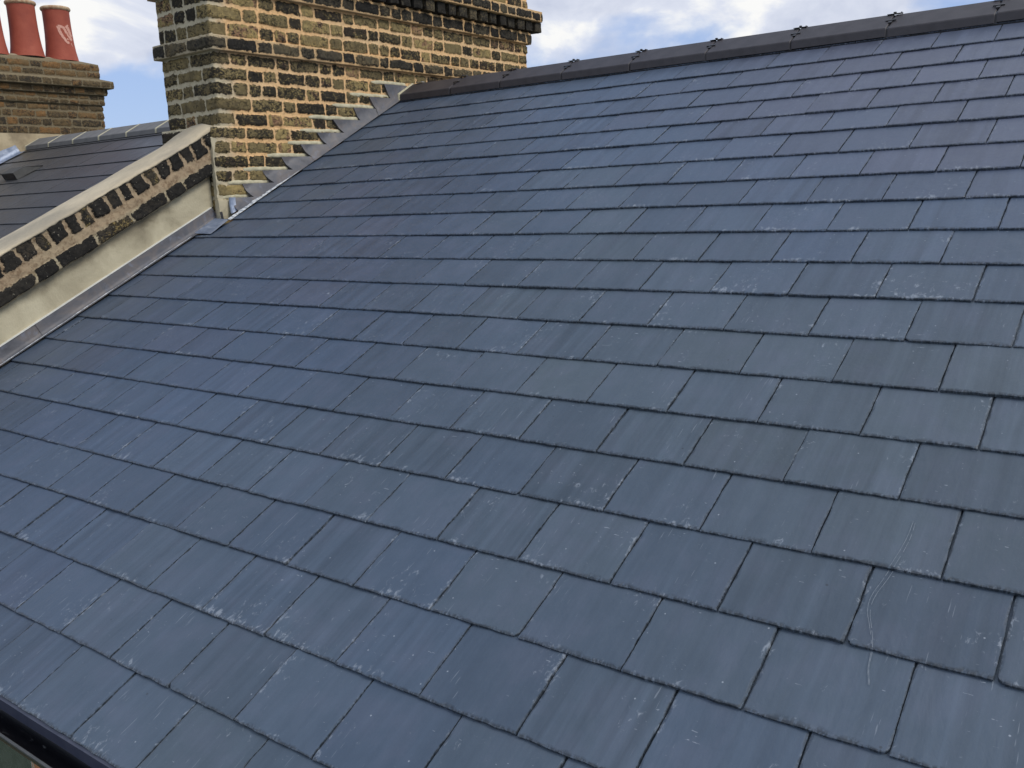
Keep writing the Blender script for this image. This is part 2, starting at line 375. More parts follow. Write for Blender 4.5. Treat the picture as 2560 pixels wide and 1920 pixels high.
M_BRICKN = brick_mat('neighbour_brick', STOCKN, (0.185, 0.150, 0.095), (0.195, 0.158, 0.10), 0.30, (0.036, 0.032, 0.026), 0.5)
STOCKP = [(0.0, (0.020, 0.019, 0.018)), (0.5, (0.032, 0.029, 0.025)), (0.74, (0.07, 0.058, 0.042)), (0.88, (0.36, 0.27, 0.11)), (1.0, (0.45, 0.35, 0.15))]
M_BRICKP = brick_mat('parapet_brick', STOCKP, (0.40, 0.345, 0.235), (0.37, 0.28, 0.185), 0.9, (0.015, 0.0145, 0.014), 0.3, 1.3, 0.75)
def wallbrick():
    mm, t = mat('red_brick_wall'); oc = objc(t)
    s = t.n('ShaderNodeSeparateXYZ', None, Vector=oc)
    v = t.n('ShaderNodeCombineXYZ', None, X=s.outputs[0], Y=s.outputs[2], Z=0.0)
    b = t.n('ShaderNodeTexBrick', None, Vector=v, Color1=(0.42, 0.16, 0.07), Color2=(0.50, 0.23, 0.10), Mortar=(0.45, 0.38, 0.28), Scale=1.0, Mortar_Size=0.006, Brick_Width=0.225, Row_Height=0.075)
    c = t.mix(t.math('MULTIPLY', t.noise(oc, 18, 5), 0.5), b.outputs[0], (0.30, 0.13, 0.07))
    fin(t, c, 0.9, t.math('ADD', t.math('MULTIPLY', b.outputs[1], -1.0), t.noise(oc, 50, 4)), 0.004)
    return mm
M_WALL = wallbrick()

# ------------------------------------------------------------------ setting: ground
mk('ground', [(-300, -300, -6.6), (300, -300, -6.6), (300, 300, -6.6), (-300, 300, -6.6)], [(0, 1, 2, 3)], M_GREEN)['kind'] = 'structure'

# ------------------------------------------------------------------ brick layouts
def seq(start, end, rng, long=0.222, short=0.112):
    """Flemish run of brick boundaries from start towards end"""
    out = [start]; sgn = 1 if end > start else -1; tog = rng.random() < 0.5
    while (end-out[-1])*sgn > 0:
        w = (long if tog else short)*rng.uniform(0.92, 1.08)
        if rng.random() < 0.12: w = short*rng.uniform(0.85, 1.1)
        out.append(out[-1]+sgn*w); tog = not tog
    return out
def lay_sd(A, Z, zs, bnds, seed, mort=0.016, warp=0.006, rnd=0.010, var=0.0):
    """signed distance into the nearest brick, brick id randoms"""
    Aw = A + warp*fbm(A*22, Z*22, seed, 3)*1.2
    Zw = Z + 0.006*vn(A*2.2, Z*3, seed+5)+warp*fbm(A*20+40, Z*24, seed+9, 3)*1.1
    zs = np.asarray(zs)
    ci = np.clip(np.searchsorted(zs, Zw)-1, 0, len(zs)-2)
    sdv = np.full(A.shape, -0.01); bid = np.zeros(A.shape)
    for i in range(len(zs)-1):
        mk_ = ci == i
        if not mk_.any(): continue
        B = np.asarray(bnds[i]); a = Aw[mk_]
        j = np.clip(np.searchsorted(B, a)-1, 0, len(B)-2)
        lo, hi = B[j], B[j+1]
        hx = (hi-lo)/2-mort*0.33; hz = (zs[i+1]-zs[i])/2-mort/2
        hz = hz*(1+0.10*(_h(j, j*0+i, seed+31)-0.5))
        v1, v2, v3 = (_h(j, j*0+i, seed+q_) for q_ in (41, 42, 43))
        hz = hz*(1-var*v1*v1); hx = hx*(1-0.6*var*v2*v2)
        zc = Zw[mk_]-(zs[i]+zs[i+1])/2; ac = a-(lo+hi)/2+var*0.35*(v3-0.5)*zc*2
        dx = np.abs(ac)-hx+rnd; dzv = np.abs(zc-var*0.02*(v2-0.5))-hz+rnd
        d = np.minimum(np.maximum(dx, dzv), 0)+np.hypot(np.maximum(dx, 0), np.maximum(dzv, 0))-rnd
        sdv[mk_] = -d; bid[mk_] = i*131+j
    return sdv, bid
def brick_ring(name, parent, x0, x1, y0, y1, zs, proud, seed, material, res=0.006, coarse=0.03, top=0.0, bot=0.0, topz=0.0, dent=None, mort=0.0215, headers=False, vis_back=False, relief=1.0, orange=True):
    rng = random.Random(seed)
    X0, X1, Y0, Y1 = x0-proud, x1+proud, y0-proud, y1+proud
    w, l = X1-X0, Y1-Y0
    rb = res if vis_back else coarse
    a = np.concatenate([np.arange(0, w, res), np.arange(w, w+l, res), np.arange(w+l, 2*w+l, rb), np.arange(2*w+l, 2*w+2*l, coarse)])
    def pos(q):
        p = np.zeros((len(q), 2)); n = np.zeros((len(q), 2))
        s1 = q < w; s2 = (q >= w) & (q < w+l); s3 = (q >= w+l) & (q < 2*w+l); s4 = q >= 2*w+l
        p[s1] = np.c_[X0+q[s1], np.full(s1.sum(), Y0)]; n[s1] = (0, -1)
        p[s2] = np.c_[np.full(s2.sum(), X1), Y0+q[s2]-w]; n[s2] = (1, 0)
        p[s3] = np.c_[X1-(q[s3]-w-l), np.full(s3.sum(), Y1)]; n[s3] = (0, 1)
        p[s4] = np.c_[np.full(s4.sum(), X0), Y1-(q[s4]-2*w-l)]; n[s4] = (-1, 0)
        return p, n
    p, n = pos(a)
    L = 2*w+2*l
    for cpos, nn in ((0, (-.7, -.7)), (w, (.7, -.7)), (w+l, (.7, .7)), (2*w+l, (-.7, .7)), (L, (-.7, -.7))):
        d = np.abs(a-cpos); k = np.clip(1-d/0.012, 0, 1)[:, None]
        n = n*(1-k)+np.array(nn)*k
        inn = np.clip(1-d/0.010, 0, 1)**2*0.004
        p = p-np.array(nn)*inn[:, None]
    zb, zt = zs[0], zs[-1]
    zr = np.linspace(zb, zt, max(3, int(round((zt-zb)/res))+1))
    bnds = []
    for i in range(len(zs)-1):
        if headers: lo, hi = 0.112, 0.112
        else: lo, hi = 0.222, 0.112
        e = 0.112 if i % 2 else 0.215
        s = 0.225 if i % 2 else 0.11
        fw = seq(w+s, 2*w+l-0.1, rng, lo, hi); bk = seq(w-e, 0.03, rng, lo, hi)
        fw4 = seq(2*w+l-0.1, L, rng, lo, hi)
        bnds.append(sorted(set([0.0]+[b for b in bk if b > 0.05]+[b for b in fw]+[b for b in fw4[1:]])))
    A, Z = np.meshgrid(a, zr)
    sdv, bid = lay_sd(A, Z, zs, bnds, seed, mort, 0.0085)
    r0 = _h(bid, bid*0+1, seed+3); r1 = _h(bid, bid*0+2, seed+4); r2 = _h(bid, bid*0+3, seed+7)
    k = sst(sdv, -0.002, 0.008)
    h = k*((r2-0.35)*0.008*relief+0.005*relief)+k*0.006*relief*fbm(A*38, Z*38, seed+11, 4)+(1-k)*0.004*fbm(A*30, Z*30, seed+12, 3)
    if dent:                                                  # gaps between dentils
        h = h-(1-sst(sdv, -0.006, 0.002))*dent
    mt = 0.5+0.5*np.tanh((A-w-0.10+0.16*fbm(A*3, Z*6, seed+2, 3))/0.06) if orange else np.zeros_like(A)
    mt = np.clip(mt*(0.92+0.45*fbm(A*2.5, Z*7, seed+8, 3)), 0, 1)
    P = np.zeros(A.shape+(3,))
    P[..., 0] = p[None, :, 0]+n[None, :, 0]*h; P[..., 1] = p[None, :, 1]+n[None, :, 1]*h; P[..., 2] = Z
    rows = [P]; rsd = [sdv]; rr = [np.stack([r0, r1, mt], -1)]
    cx, cy = (X0+X1)/2, (Y0+Y1)/2
    def inset(d, z, src):
        q = src.copy()
        q[:, 0] = np.clip(q[:, 0], X0+d, X1-d); q[:, 1] = np.clip(q[:, 1], Y0+d, Y1-d); q[:, 2] = z
        return q[None]
    if bot > 0:
        rows.insert(0, inset(bot, zb+0.001, P[0])); rsd.insert(0, sdv[:1]*0-0.01); rr.insert(0, rr[0][:1])
    if top > 0:
        rows.append(inset(top, zt+topz, P[-1])); rsd.append(sdv[-1:]*0-0.02); rr.append(rr[-1][-1:])
    P = np.concatenate(rows); S_ = np.concatenate(rsd); C_ = np.concatenate(rr)
    nr, nc = P.shape[:2]
    V = P.reshape(-1, 3); F = gridF(nr, nc, True)
    return mk(name, V, F, material, parent, smooth=True, vcol=dict(bc=C_.reshape(-1, 3)), vfl=dict(sd=S_.ravel()))

# ------------------------------------------------------------------ the big chimney
CX0, CX1, CY0, CY1 = -3.45, -2.96, 1.31, 4.35
chim = thing('brick_chimney', 'long sooty stock brick chimney with corbelled top beside the blue-grey slate roof', 'chimney', (-3.2, 2.8, 0.55))
zlow = [0.48, 0.56, 0.64, 0.72, 0.80, 0.88, 0.96, 1.04, 1.118]
brick_ring('brick_plinth', chim, CX0, CX1+0.001, 1.252, CY1, zlow, 0.0, 11, M_BRICK, top=0.10, topz=0.004)
brick_ring('brick_stack', chim, CX0, CX1, CY0, CY1, [1.118, 1.2, 1.283, 1.365, 1.445, 1.524], 0.0, 21, M_BRICK)
brick_ring('string_course', chim, CX0, CX1, CY0, CY1, [1.524, 1.602], 0.032, 31, M_BRICKD, top=0.045, bot=0.05, topz=0.014)
brick_ring('brick_stack', chim, CX0, CX1, CY0, CY1, [1.602, 1.69, 1.775, 1.855], 0.0, 44, M_BRICK)
brick_ring('corbel_course', chim, CX0, CX1, CY0, CY1, [1.853, 1.938], 0.03, 51, M_BRICKD, top=0.06, bot=0.05, topz=0.01)
def brick_blocks(name, parent, boxes, material, seed, res=0.011, amp=0.006):
    """projecting bricks with worn, uneven faces, all of one course"""
    Vs, Fs, B, Sd = [], [], [], []; base = 0; rg = np.random.default_rng(seed)
    for (x0, x1, y0, y1, z0, z1) in boxes:
        lo, hi = np.array([x0, y0, z0]), np.array([x1, y1, z1]); cen = (lo+hi)/2; half = (hi-lo)/2
        rr_ = rg.random(2)
        for ax in range(3):
            for sg in (-1, 1):
                u, v = [a for a in range(3) if a != ax]
                if sg < 0: u, v = v, u
                if ax == 1: u, v = v, u
                nu = max(3, int(2*half[u]/res)+1); nv = max(3, int(2*half[v]/res)+1)
                U, Vv = np.meshgrid(np.linspace(-1, 1, nu), np.linspace(-1, 1, nv))
                Q = np.zeros(U.shape+(3,)); Q[..., ax] = sg; Q[..., u] = U; Q[..., v] = Vv
                srt = np.sort(np.abs(Q), -1)[..., 1]
                P = cen+Q*half*(1-0.10*np.clip(srt-0.55, 0, 1)[..., None]**1.5*2.2)
                for a_ in range(3):
                    P[..., a_] += amp*fbm(P[..., (a_+1) % 3]*36+P[..., a_]*23, P[..., (a_+2) % 3]*36-P[..., a_]*17, seed+a_, 3)
                Vs.append(P.reshape(-1, 3)); Fs.append(gridF(nv, nu)+base); n_ = nu*nv; base += n_
                B.append(np.tile([rr_[0], 0.35+0.65*rr_[1], 0.4], (n_, 1))); Sd.append(np.full(n_, 0.02))
    return mk(name, np.concatenate(Vs), np.concatenate(Fs), material, parent, smooth=True, vcol=dict(bc=np.concatenate(B)), vfl=dict(sd=np.concatenate(Sd)))
brick_ring('dentil_bed', chim, CX0, CX1, CY0, CY1, [1.938, 2.026], 0.018, 61, M_BRICKD)
dl = []; rgd = random.Random(5)
y = CY0-0.070
while y < CY1+0.075:
    w_ = 0.088+rgd.uniform(-.006, .008); pr_ = 0.078+rgd.uniform(-.008, .006)
    dl.append((CX1-.02, CX1+pr_, y, y+w_, 1.944+rgd.uniform(-.003, .003), 2.021)); dl.append((CX0-pr_, CX0+.02, y, y+w_, 1.944, 2.021)); y += w_+0.030+rgd.uniform(-.004, .006)
x = CX0+0.03
while x < CX1-0.08:
    dl.append((x, x+.088, CY0-.076, CY0+.02, 1.944, 2.021)); dl.append((x, x+.088, CY1-.02, CY1+.076, 1.944, 2.021)); x += 0.118
brick_blocks('dentil_course', chim, dl, M_BRICKD, 77)
brick_ring('cap_course', chim, CX0, CX1, CY0, CY1, [2.022, 2.100], 0.10, 71, M_BRICKD, top=0.11, bot=0.10, topz=0.035)
brick_ring('brick_stack', chim, CX0, CX1, CY0, CY1, [2.110, 2.19, 2.27, 2.35, 2.43, 2.51], 0.012, 81, M_BRICK, res=0.012, top=0.2, topz=0.03)
g = MB(); g.box(CX0+.05, CX1-.05, CY0+.05, CY1-.05, 2.50, 2.545, bev=.02); g.build('flaunching', M_CEMENT, chim)

def rough_box(name, parent, x0, x1, y0, y1, z0, z1, material, seed, amp=0.004, res=0.01, fn=None):
    """a trowelled lump: a box whose faces are gridded and roughened"""
    mb = MB(); 
    def face(o, u, v, lu, lv):
        nu = max(2, int(lu/res)+1); nv = max(2, int(lv/res)+1)
        U, Vv = np.meshgrid(np.linspace(0, lu, nu), np.linspace(0, lv, nv))
        P = np.array(o)[None, None]+U[..., None]*np.array(u)+Vv[..., None]*np.array(v)
        mb.grid(P)
    a, b, c = x1-x0, y1-y0, z1-z0
    face((x1, y0, z0), (0, 1, 0), (0, 0, 1), b, c); face((x0, y0, z0), (1, 0, 0), (0, 0, 1), a, c)
    face((x0, y1, z0), (0, 0, 1), (1, 0, 0), c, a); face((x0, y0, z0), (0, 0, 1), (0, 1, 0), c, b)
    face((x0, y0, z1), (1, 0, 0), (0, 1, 0), a, b); face((x0, y0, z0), (0, 1, 0), (1, 0, 0), b, a)
    V = np.array(mb.v)
    cen = np.array([(x0+x1)/2, (y0+y1)/2, (z0+z1)/2])
    q = V[:, 0]*1.7+V[:, 2]; r = V[:, 1]*1.3-V[:, 2]*.6
    for ax in range(3): V[:, ax] += amp*fbm(q*40+ax*9, r*40, seed+ax, 3)
    # soften the corners
    e = (V-cen)/np.array([a/2, b/2, c/2]); ln = np.abs(e); srt = np.sort(ln, 1)
    cut = np.clip(srt[:, 1]-0.80, 0, 1)[:, None]
    V = V-(V-cen)*cut*0.25
    if fn is not None: V = np.array([fn(p) for p in V])
    return mk(name, V, mb.f, material, parent, smooth=True)
rough_box('cement_fillet', chim, -2.985, -2.948, 1.234, 1.322, 0.60, 0.712, M_CEMENT, 5)
rough_box('cement_fillet', chim, -2.985, -2.9575, 1.238, 1.274, 0.70, 1.06, M_CEMENT, 6, 0.006)
# pale strips of new pointing over each lead step
ZS = [0.718, 0.797, 0.872, 0.951, 1.026, 1.101, 1.185, 1.265, 1.341, 1.432]
YA = [1.315, 1.410, 1.562, 1.714, 1.870, 2.013, 2.155, 2.345, 2.491, 2.640]
YB = [1.449, 1.611, 1.767, 1.923, 2.069, 2.228, 2.386, 2.540, 2.690, 2.86]
rng = random.Random(4)
pm = MB()
for i in range(len(ZS)):
    ya = max(1.27, YA[i]-rng.uniform(0.08, 0.20)); yb = YB[i]
    n_ = 24; ys = np.linspace(ya, yb, n_); rows = []
    for off, px in ((-0.010, 0.000), (-0.008, 0.005), (0.000, 0.0065), (0.010, 0.006), (0.016, 0.000)):
        taper = np.minimum(1, (ys-ya)/0.05)
        rows.append(np.c_[np.full(n_, CX1+0.002)+px*taper+0.002*fbm(ys*60, ys*0+off*900, 7+i, 2), ys, ZS[i]+0.006+off*(0.5+0.5*taper)+0.003*fbm(ys*30, ys*0+i, 3, 3)])
    pm.grid(np.array(rows)[:, ::-1])
pm.build('mortar_pointing', M_POINT, chim, smooth=True)

# lead step flashing: saw-tooth sheets lying on the brick face, turned out onto the slates
def step_sheet(name, i0, i1, xoff):
    """saw-tooth sheet: leans off the brick and runs out onto the slates without a crease"""
    mb = MB()
    def fx(y, z):
        r_ = y*TP+0.004; xv = CX1+xoff+0.011; xe = CX1+xoff+0.094-0.045*(y-1.33)
        q = np.clip((z-r_)/0.085, 0, 1)
        return xv+(xe-xv)*(1-q)**1.6+0.003*fbm(y*9, z*9, 61+i0, 2)
    for i in range(i0, i1+1):
        ya = YB[i-1] if i > 0 else YA[0]
        yb = YB[i]
        ys = np.linspace(ya, yb, 16); q = np.linspace(0, 1, 14)
        Yg, Q = np.meshgrid(ys, q)
        zb = Yg*TP+0.004; Z = zb+(ZS[i]+0.002-zb)*Q
        mb.grid(np.stack([fx(Yg, Z), Yg+0.0*Z, Z], -1))
        if i > 0:                                              # the leaning free edge over the brick below
            n_ = 6
            for a in range(n_):
                t0_, t1_ = a/n_, (a+1)/n_
                e = [(ya+(YA[i]-ya)*t_, ZS[i-1]+(ZS[i]-ZS[i-1])*t_) for t_ in (t0_, t1_)]
                q4 = [(e[0][0], e[0][1]), (ya+.0005, e[0][1]), (ya+.0005, e[1][1]), (e[1][0], e[1][1])]
                mb.add([(float(fx(y, z)), y, z) for y, z in q4], [(0, 1, 2, 3)])
                mb.add([(float(fx(*e[0])), *e[0]), (float(fx(*e[1])), *e[1]), (CX1-.004, *e[1]), (CX1-.004, *e[0])], [(0, 1, 2, 3)])
    return mb.build(name, M_LEAD, chim, smooth=True)
step_sheet('lead_flashing', 0, 3, 0.0)
step_sheet('lead_flashing', 4, 7, 0.0025)
step_sheet('lead_flashing', 8, 9, 0.005)
# corner turn, dark return and blue lead saddle at the foot of the chimney
mb = MB()
th = np.linspace(0, PI/2, 7)
zz = np.linspace(0, 1, 5)
P = np.zeros((5, 9, 3))
for i, q in enumerate(zz):
    pts = [(-2.925, 1.335), (-2.928, 1.318)]+[(-2.940+0.012*math.cos(a), 1.312-0.012*math.sin(a)) for a in th]
    pts = pts[:9]
    for j, (x, y) in enumerate(pts): P[i, j] = (x+0.02*(1-q)**2, y-0.01*(1-q), (y*TP+0.008)*(1-q)+0.722*q)
mb.grid(P)
mb.build('lead_corner', M_LEADB, chim, smooth=True)
mb = MB()
mb.add([(-2.995, 1.242, 0.596), (-2.925, 1.242, 0.600), (-2.925, 1.236, 0.645), (-2.995, 1.236, 0.640)], [(0, 1, 2, 3)])
mb.build('lead_return', M_LEAD, chim)
mb = MB()
c4 = [R2W(-2.998, 1.375, 0.010), R2W(-2.866, 1.372, 0.010), R2W(-2.850, 1.212, 0.006), R2W(-3.005, 1.214, 0.006)]
U = np.linspace(0, 1, 9); P = np.zeros((9, 9, 3))
for i, a in enumerate(U):
    for j, b in enumerate(U):
        q = np.array(c4[0])*(1-a)*(1-b)+np.array(c4[1])*(1-a)*b+np.array(c4[2])*a*b+np.array(c4[3])*a*(1-b)
        q[2] += 0.004*vn(a*4, b*4, 3)+0.006*(1-b)**2; P[i, j] = q
mb.grid(P[:, ::-1]); mb.build('lead_saddle', M_LEADB, chim, smooth=True)

# ------------------------------------------------------------------ slate slopes
KS = [2.8516, 2.6373, 2.4258, 2.2145, 2.0147, 1.8001, 1.5953, 1.393, 1.1876, 0.9857, 0.7904, 0.5876, 0.3876, 0.1924, 0.0001, -0.1979, -0.4001, -0.5974, -0.8003, -1.0053, -1.2024]
KD = [-.0203, -.0142, -.0082, -.0056, -.006, -.0014, .0043, .0046, .0069, .0145, .0083, .0076, .0059, -.0003, .0056, .0039, .0019, .002, -.0008, -.0114, -.0239]
def slates(name, parent, courses, xl, xr, Wd, length, thick, seed, material, half0, dets, extra=None, jit=1.0, gap=0.0040, tiltk=0.040):
    """courses: list of (S_tail, x shift, gauge); laid half bond; one mesh of separate split stones"""
    rng = np.random.default_rng(seed)
    Vs = []; Fs = []; Rn = []; UV = []; Rim = []; base = 0
    for ci, (S0, dx, gauge, par) in enumerate(courses):
        nx, ns = dets(ci)
        xo = dx+par*Wd*0.5
        i0 = int(math.floor((xl(S0)-xo)/Wd))-1; i1 = int(math.ceil((xr-xo)/Wd))
        for i in range(i0, i1):
            a = xo+i*Wd+gap/2+rng.normal(0, 0.0005)*jit; b = xo+(i+1)*Wd-gap/2+rng.normal(0, 0.0005)*jit
            clipped = False
            L0 = xl(S0); L1 = xl(S0+gauge)
            if b < min(L0, L1)+0.02 or a > xr: continue
            if a < max(L0, L1): clipped = True
            b = min(b, xr)
            w = b-a
            # columns with a narrow dressed rim at both sides, rows likewise
            us = np.concatenate([[0, 0.5], np.linspace(1, nx-1, nx-1), [nx-0.5, nx]])/nx
            vrow = np.concatenate([[0, 0.004, 0.010], np.linspace(0.03, gauge, ns)[:-1], [gauge+0.02, length]])
            U, S = np.meshgrid(us, vrow)
            ncol, nrow = len(us), len(vrow)
            X = a+U*w; sd_ = int(rng.integers(1, 9999))
            # ragged dressed tail and sides
            chip = 0.5+vn(U[0]*w*55, np.zeros(ncol), sd_)+0.7*vn(U[0]*w*140, np.zeros(ncol), sd_+1)
            chip = np.clip(chip, 0, 1.6)
            big = np.clip(vn(U[0]*w*14, np.zeros(ncol), sd_+2)*2.2-0.35, 0, 1)
            S = S.copy()
            S[0] += 0.0012*jit*vn(U[0]*w*40, np.zeros(ncol), sd_+5)*2
            S[1] = S[0]+0.0016+0.0032*chip*jit; S[2] = S[1]+0.0020+(0.0035*chip+0.010*big)*jit
            if rng.random() < 0.16*jit:                        # knocked corner
                cr = rng.uniform(0.004, 0.011); side = rng.random() < 0.6
                d = (w-U[0]*w) if side else U[0]*w
                S[0] += np.clip(1-d/(cr*1.1), 0, 1)**1.5*cr
                S[1] = np.maximum(S[1], S[0]+.001); S[2] = np.maximum(S[2], S[1]+.001)
            S = np.minimum(S, 3.17-S0)
            N = -tiltk*S
            N[0] -= (0.0014+0.0012*chip)*jit; N[1] -= (0.0002+0.0010*chip*0.6)*jit
            sc = vn(np.zeros(nrow), vrow*60, sd_+7); sc2 = vn(np.zeros(nrow), vrow*60, sd_+8)
            X[:, 0] += 0.0016*jit*vn(vrow*45, np.zeros(nrow), sd_+9)*2; X[:, -1] += 0.0016*jit*vn(vrow*45, np.zeros(nrow), sd_+10)*2
            X[:, 1] = X[:, 0]+0.0018+0.0045*np.clip(0.4+sc*1.6, 0, 1)*jit; X[:, -2] = X[:, -1]-0.0018-0.0045*np.clip(0.4+sc2*1.6, 0, 1)*jit
            N[:, 0] -= 0.0012*jit*np.clip(0.5+sc*1.5, 0, 1); N[:, -1] -= 0.0012*jit*np.clip(0.5+sc2*1.5, 0, 1)
            # each stone lies a little differently
            N += (rng.normal(0, 0.0004)+np.abs(rng.normal(0, 0.0007)))*jit+(U-0.5)*rng.normal(0, 0.0011)*jit+0.0007*jit*fbm(U*3, S*9, sd_+3, 2)
            rotv = rng.normal(0, 0.0013)*jit
            Sx = S0+S+(U-0.5)*w*rotv+rng.normal(0, 0.0006)*jit; Xx = X-(S-gauge/2)*rotv
            if clipped:
                xc = xl(Sx); Xx = np.maximum(Xx, xc)
                if (Xx.max()-Xx.min()) < 0.01: continue
            topV = np.stack([Xx, Sx, N], -1)
            bot = topV.copy(); bot[..., 2] = -tiltk*S-thick+N*0+rng.normal(0, .0004)*jit
            nv = ncol*nrow
            ring = list(range(0, ncol))+[r*ncol+ncol-1 for r in range(1, nrow)]+[(nrow-1)*ncol+c for c in range(ncol-2, -1, -1)]+[r*ncol for r in range(nrow-2, 0, -1)]
            ring = np.array(ring)
            bv = bot.reshape(-1, 3)[ring]
            F = gridF(nrow, ncol)
            r2 = np.roll(ring, -1); nb = len(ring); k_ = np.arange(nb); kn = np.roll(k_, -1)
            side = np.stack([nv+k_, nv+kn, r2, ring], -1)
            Vs.append(topV.reshape(-1, 3)); Vs.append(bv)
            Fs.append(F+base); Fs.append(side+base)
            nf = len(F)+len(side)
            # sky tint painted into the stone colour: blue left, grey-green middle, heather top right
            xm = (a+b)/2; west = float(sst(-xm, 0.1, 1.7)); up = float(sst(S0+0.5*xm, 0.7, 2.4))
            sky_tint = (0.26+0.24*west)*(1-up*(1-west))+0.74*up*(1-west)
            Rn.append(np.tile(np.r_[np.clip(sky_tint+rng.normal(0, 0.035), 0, 1), rng.random(2)], (nf, 1)))
            uvs = np.stack([U, (S/gauge)], -1).reshape(-1, 2)
            UV.append(uvs); UV.append(uvs[ring])
            rimv = np.zeros((nrow, ncol)); rimv[:, 0] = 0.9; rimv[:, -1] = 0.9; rimv[0] = 1; rimv[1] = 0.75
            Rim.append(rimv.ravel()); Rim.append(np.ones(nb))
            base += nv+nb
    V = np.concatenate(Vs); F = np.concatenate(Fs); rn = np.concatenate(Rn); uv = np.concatenate(UV); rim = np.concatenate(Rim)
    mats = [material]; mi = np.zeros(len(F), np.int32)
    if extra is not None:
        eV, eF, em = extra; b = len(V)
        V = np.concatenate([V, eV]); F = np.concatenate([F, np.asarray(eF)+b]); rn = np.concatenate([rn, np.zeros((len(eF), 3))])
        uv = np.concatenate([uv, np.full((len(eV), 2), 0.5)]); rim = np.concatenate([rim, np.zeros(len(eV))])
        mats.append(em); mi = np.concatenate([mi, np.ones(len(eF), np.int32)])
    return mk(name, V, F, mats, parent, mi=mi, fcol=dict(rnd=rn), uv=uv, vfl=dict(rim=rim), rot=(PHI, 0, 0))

roof = thing('slate_roof', 'new blue-grey natural slate roof slope with dark ridge tiles filling the foreground', 'roof', (0, 0, -0.55))
def xl_main(S):
    S = np.asarray(S, float)
    a = np.where(S < 1.213, -2.990, np.where(S < 1.36, -2.862, -2.866-0.055*(S-1.4)))
    return a
courses = []
tops = [3.066]+KS
for i, S0 in enumerate(tops):
    k = i-15
    dx = ([-.026]+KD)[i]
    gauge = (tops[i-1]-S0) if i else 0.14
    courses.append((S0, dx, gauge, k % 2))
# the pale double scratch that runs over three slates on the right
sp_ = np.array([[1.059, -0.059], [1.060, -0.092], [1.058, -0.133], [1.049, -0.188], [1.042, -0.231], [1.031, -0.274], [1.032, -0.31], [1.042, -0.342], [1.060, -0.386], [1.063, -0.418], [1.065, -0.444], [1.077, -0.476]])
eV = []; eF = []
tq = np.linspace(0, len(sp_)-1, 90); ss = np.interp(tq, np.arange(len(sp_)), sp_[:, 1]); xs = np.interp(tq, np.arange(len(sp_)), sp_[:, 0])
kern = np.ones(9)/9; xs = np.convolve(np.pad(xs, 4, 'edge'), kern, 'valid')
def surfN(S):
    low = max([c[0] for c in courses if c[0] <= S+1e-6]); return -0.040*(S-low)+0.0042
for off in (-0.0035, 0.004):
    seg = []
    for i in range(90):
        if i > 0 and any(ss[i] < c[0] <= ss[i-1] for c in courses): seg.append(None)
        if vn(i*0.35, off*1000, 3) < -0.30: seg.append(None)
        seg.append((xs[i]+off*(0.6+0.4*math.sin(i*.06)), ss[i], surfN(ss[i])))
    prev = None
    for q in seg:
        if q is not None and prev is not None:
            wv = 0.00038; b = len(eV)
            eV += [(prev[0]-wv, prev[1], prev[2]), (prev[0]+wv, prev[1], prev[2]), (q[0]+wv, q[1], q[2]), (q[0]-wv, q[1], q[2])]; eF.append((b, b+3, b+2, b+1))
        prev = q
XR = 3.6
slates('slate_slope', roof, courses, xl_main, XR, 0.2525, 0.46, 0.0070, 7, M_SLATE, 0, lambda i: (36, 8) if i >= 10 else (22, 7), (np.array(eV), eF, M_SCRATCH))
# boards under the slates and the far slope behind the ridge
mb = MB()
ZA = 1.352; YR = 2.91
mb.add([R2W(-2.95, -1.16, -0.035), R2W(XR, -1.16, -0.035), R2W(XR, 3.20, -0.035), R2W(-2.95, 3.20, -0.035)], [(0, 1, 2, 3)])
mb.build('roof_deck', M_BLACK, roof)
def yback(y): return 2*YR-y
mb = MB()
mb.add([(-2.95, YR+.02, 1.372), (XR, YR+.02, 1.372), (XR, 2*YR+1.1, -0.56), (-2.95, 2*YR+1.1, -0.56)], [(0, 1, 2, 3)])
fb = mb.build('rear_slope', M_NSLATE, roof)
# thin pale line of chalked lead along the verge
mb = MB()
def verge_strip(S0, S1, x0, x1, n_, seed, wid):
    Sv = np.linspace(S0, S1, n_); P = np.zeros((2, n_, 3))
    for j, s in enumerate(Sv):
        x = x0+(x1-x0)*(s-S0)/(S1-S0); ww = wid*(0.7+0.5*vn(s*9, 0, seed)+0.5*vn(s*60, 0, seed+1))
        P[0, j] = R2W(x-ww, s, 0.0075+ww*0.5); P[1, j] = R2W(x+0.003, s, 0.0055)
    mb.grid(P)
verge_strip(1.37, 2.15, -2.858, -2.902, 120, 4, 0.020)
verge_strip(2.15, 3.02, -2.902, -2.948, 120, 5, 0.009)
verge_strip(-0.9, 1.18, -2.986, -2.986, 260, 9, 0.005)
mb.build('chalk_edge', M_CHALK, roof)

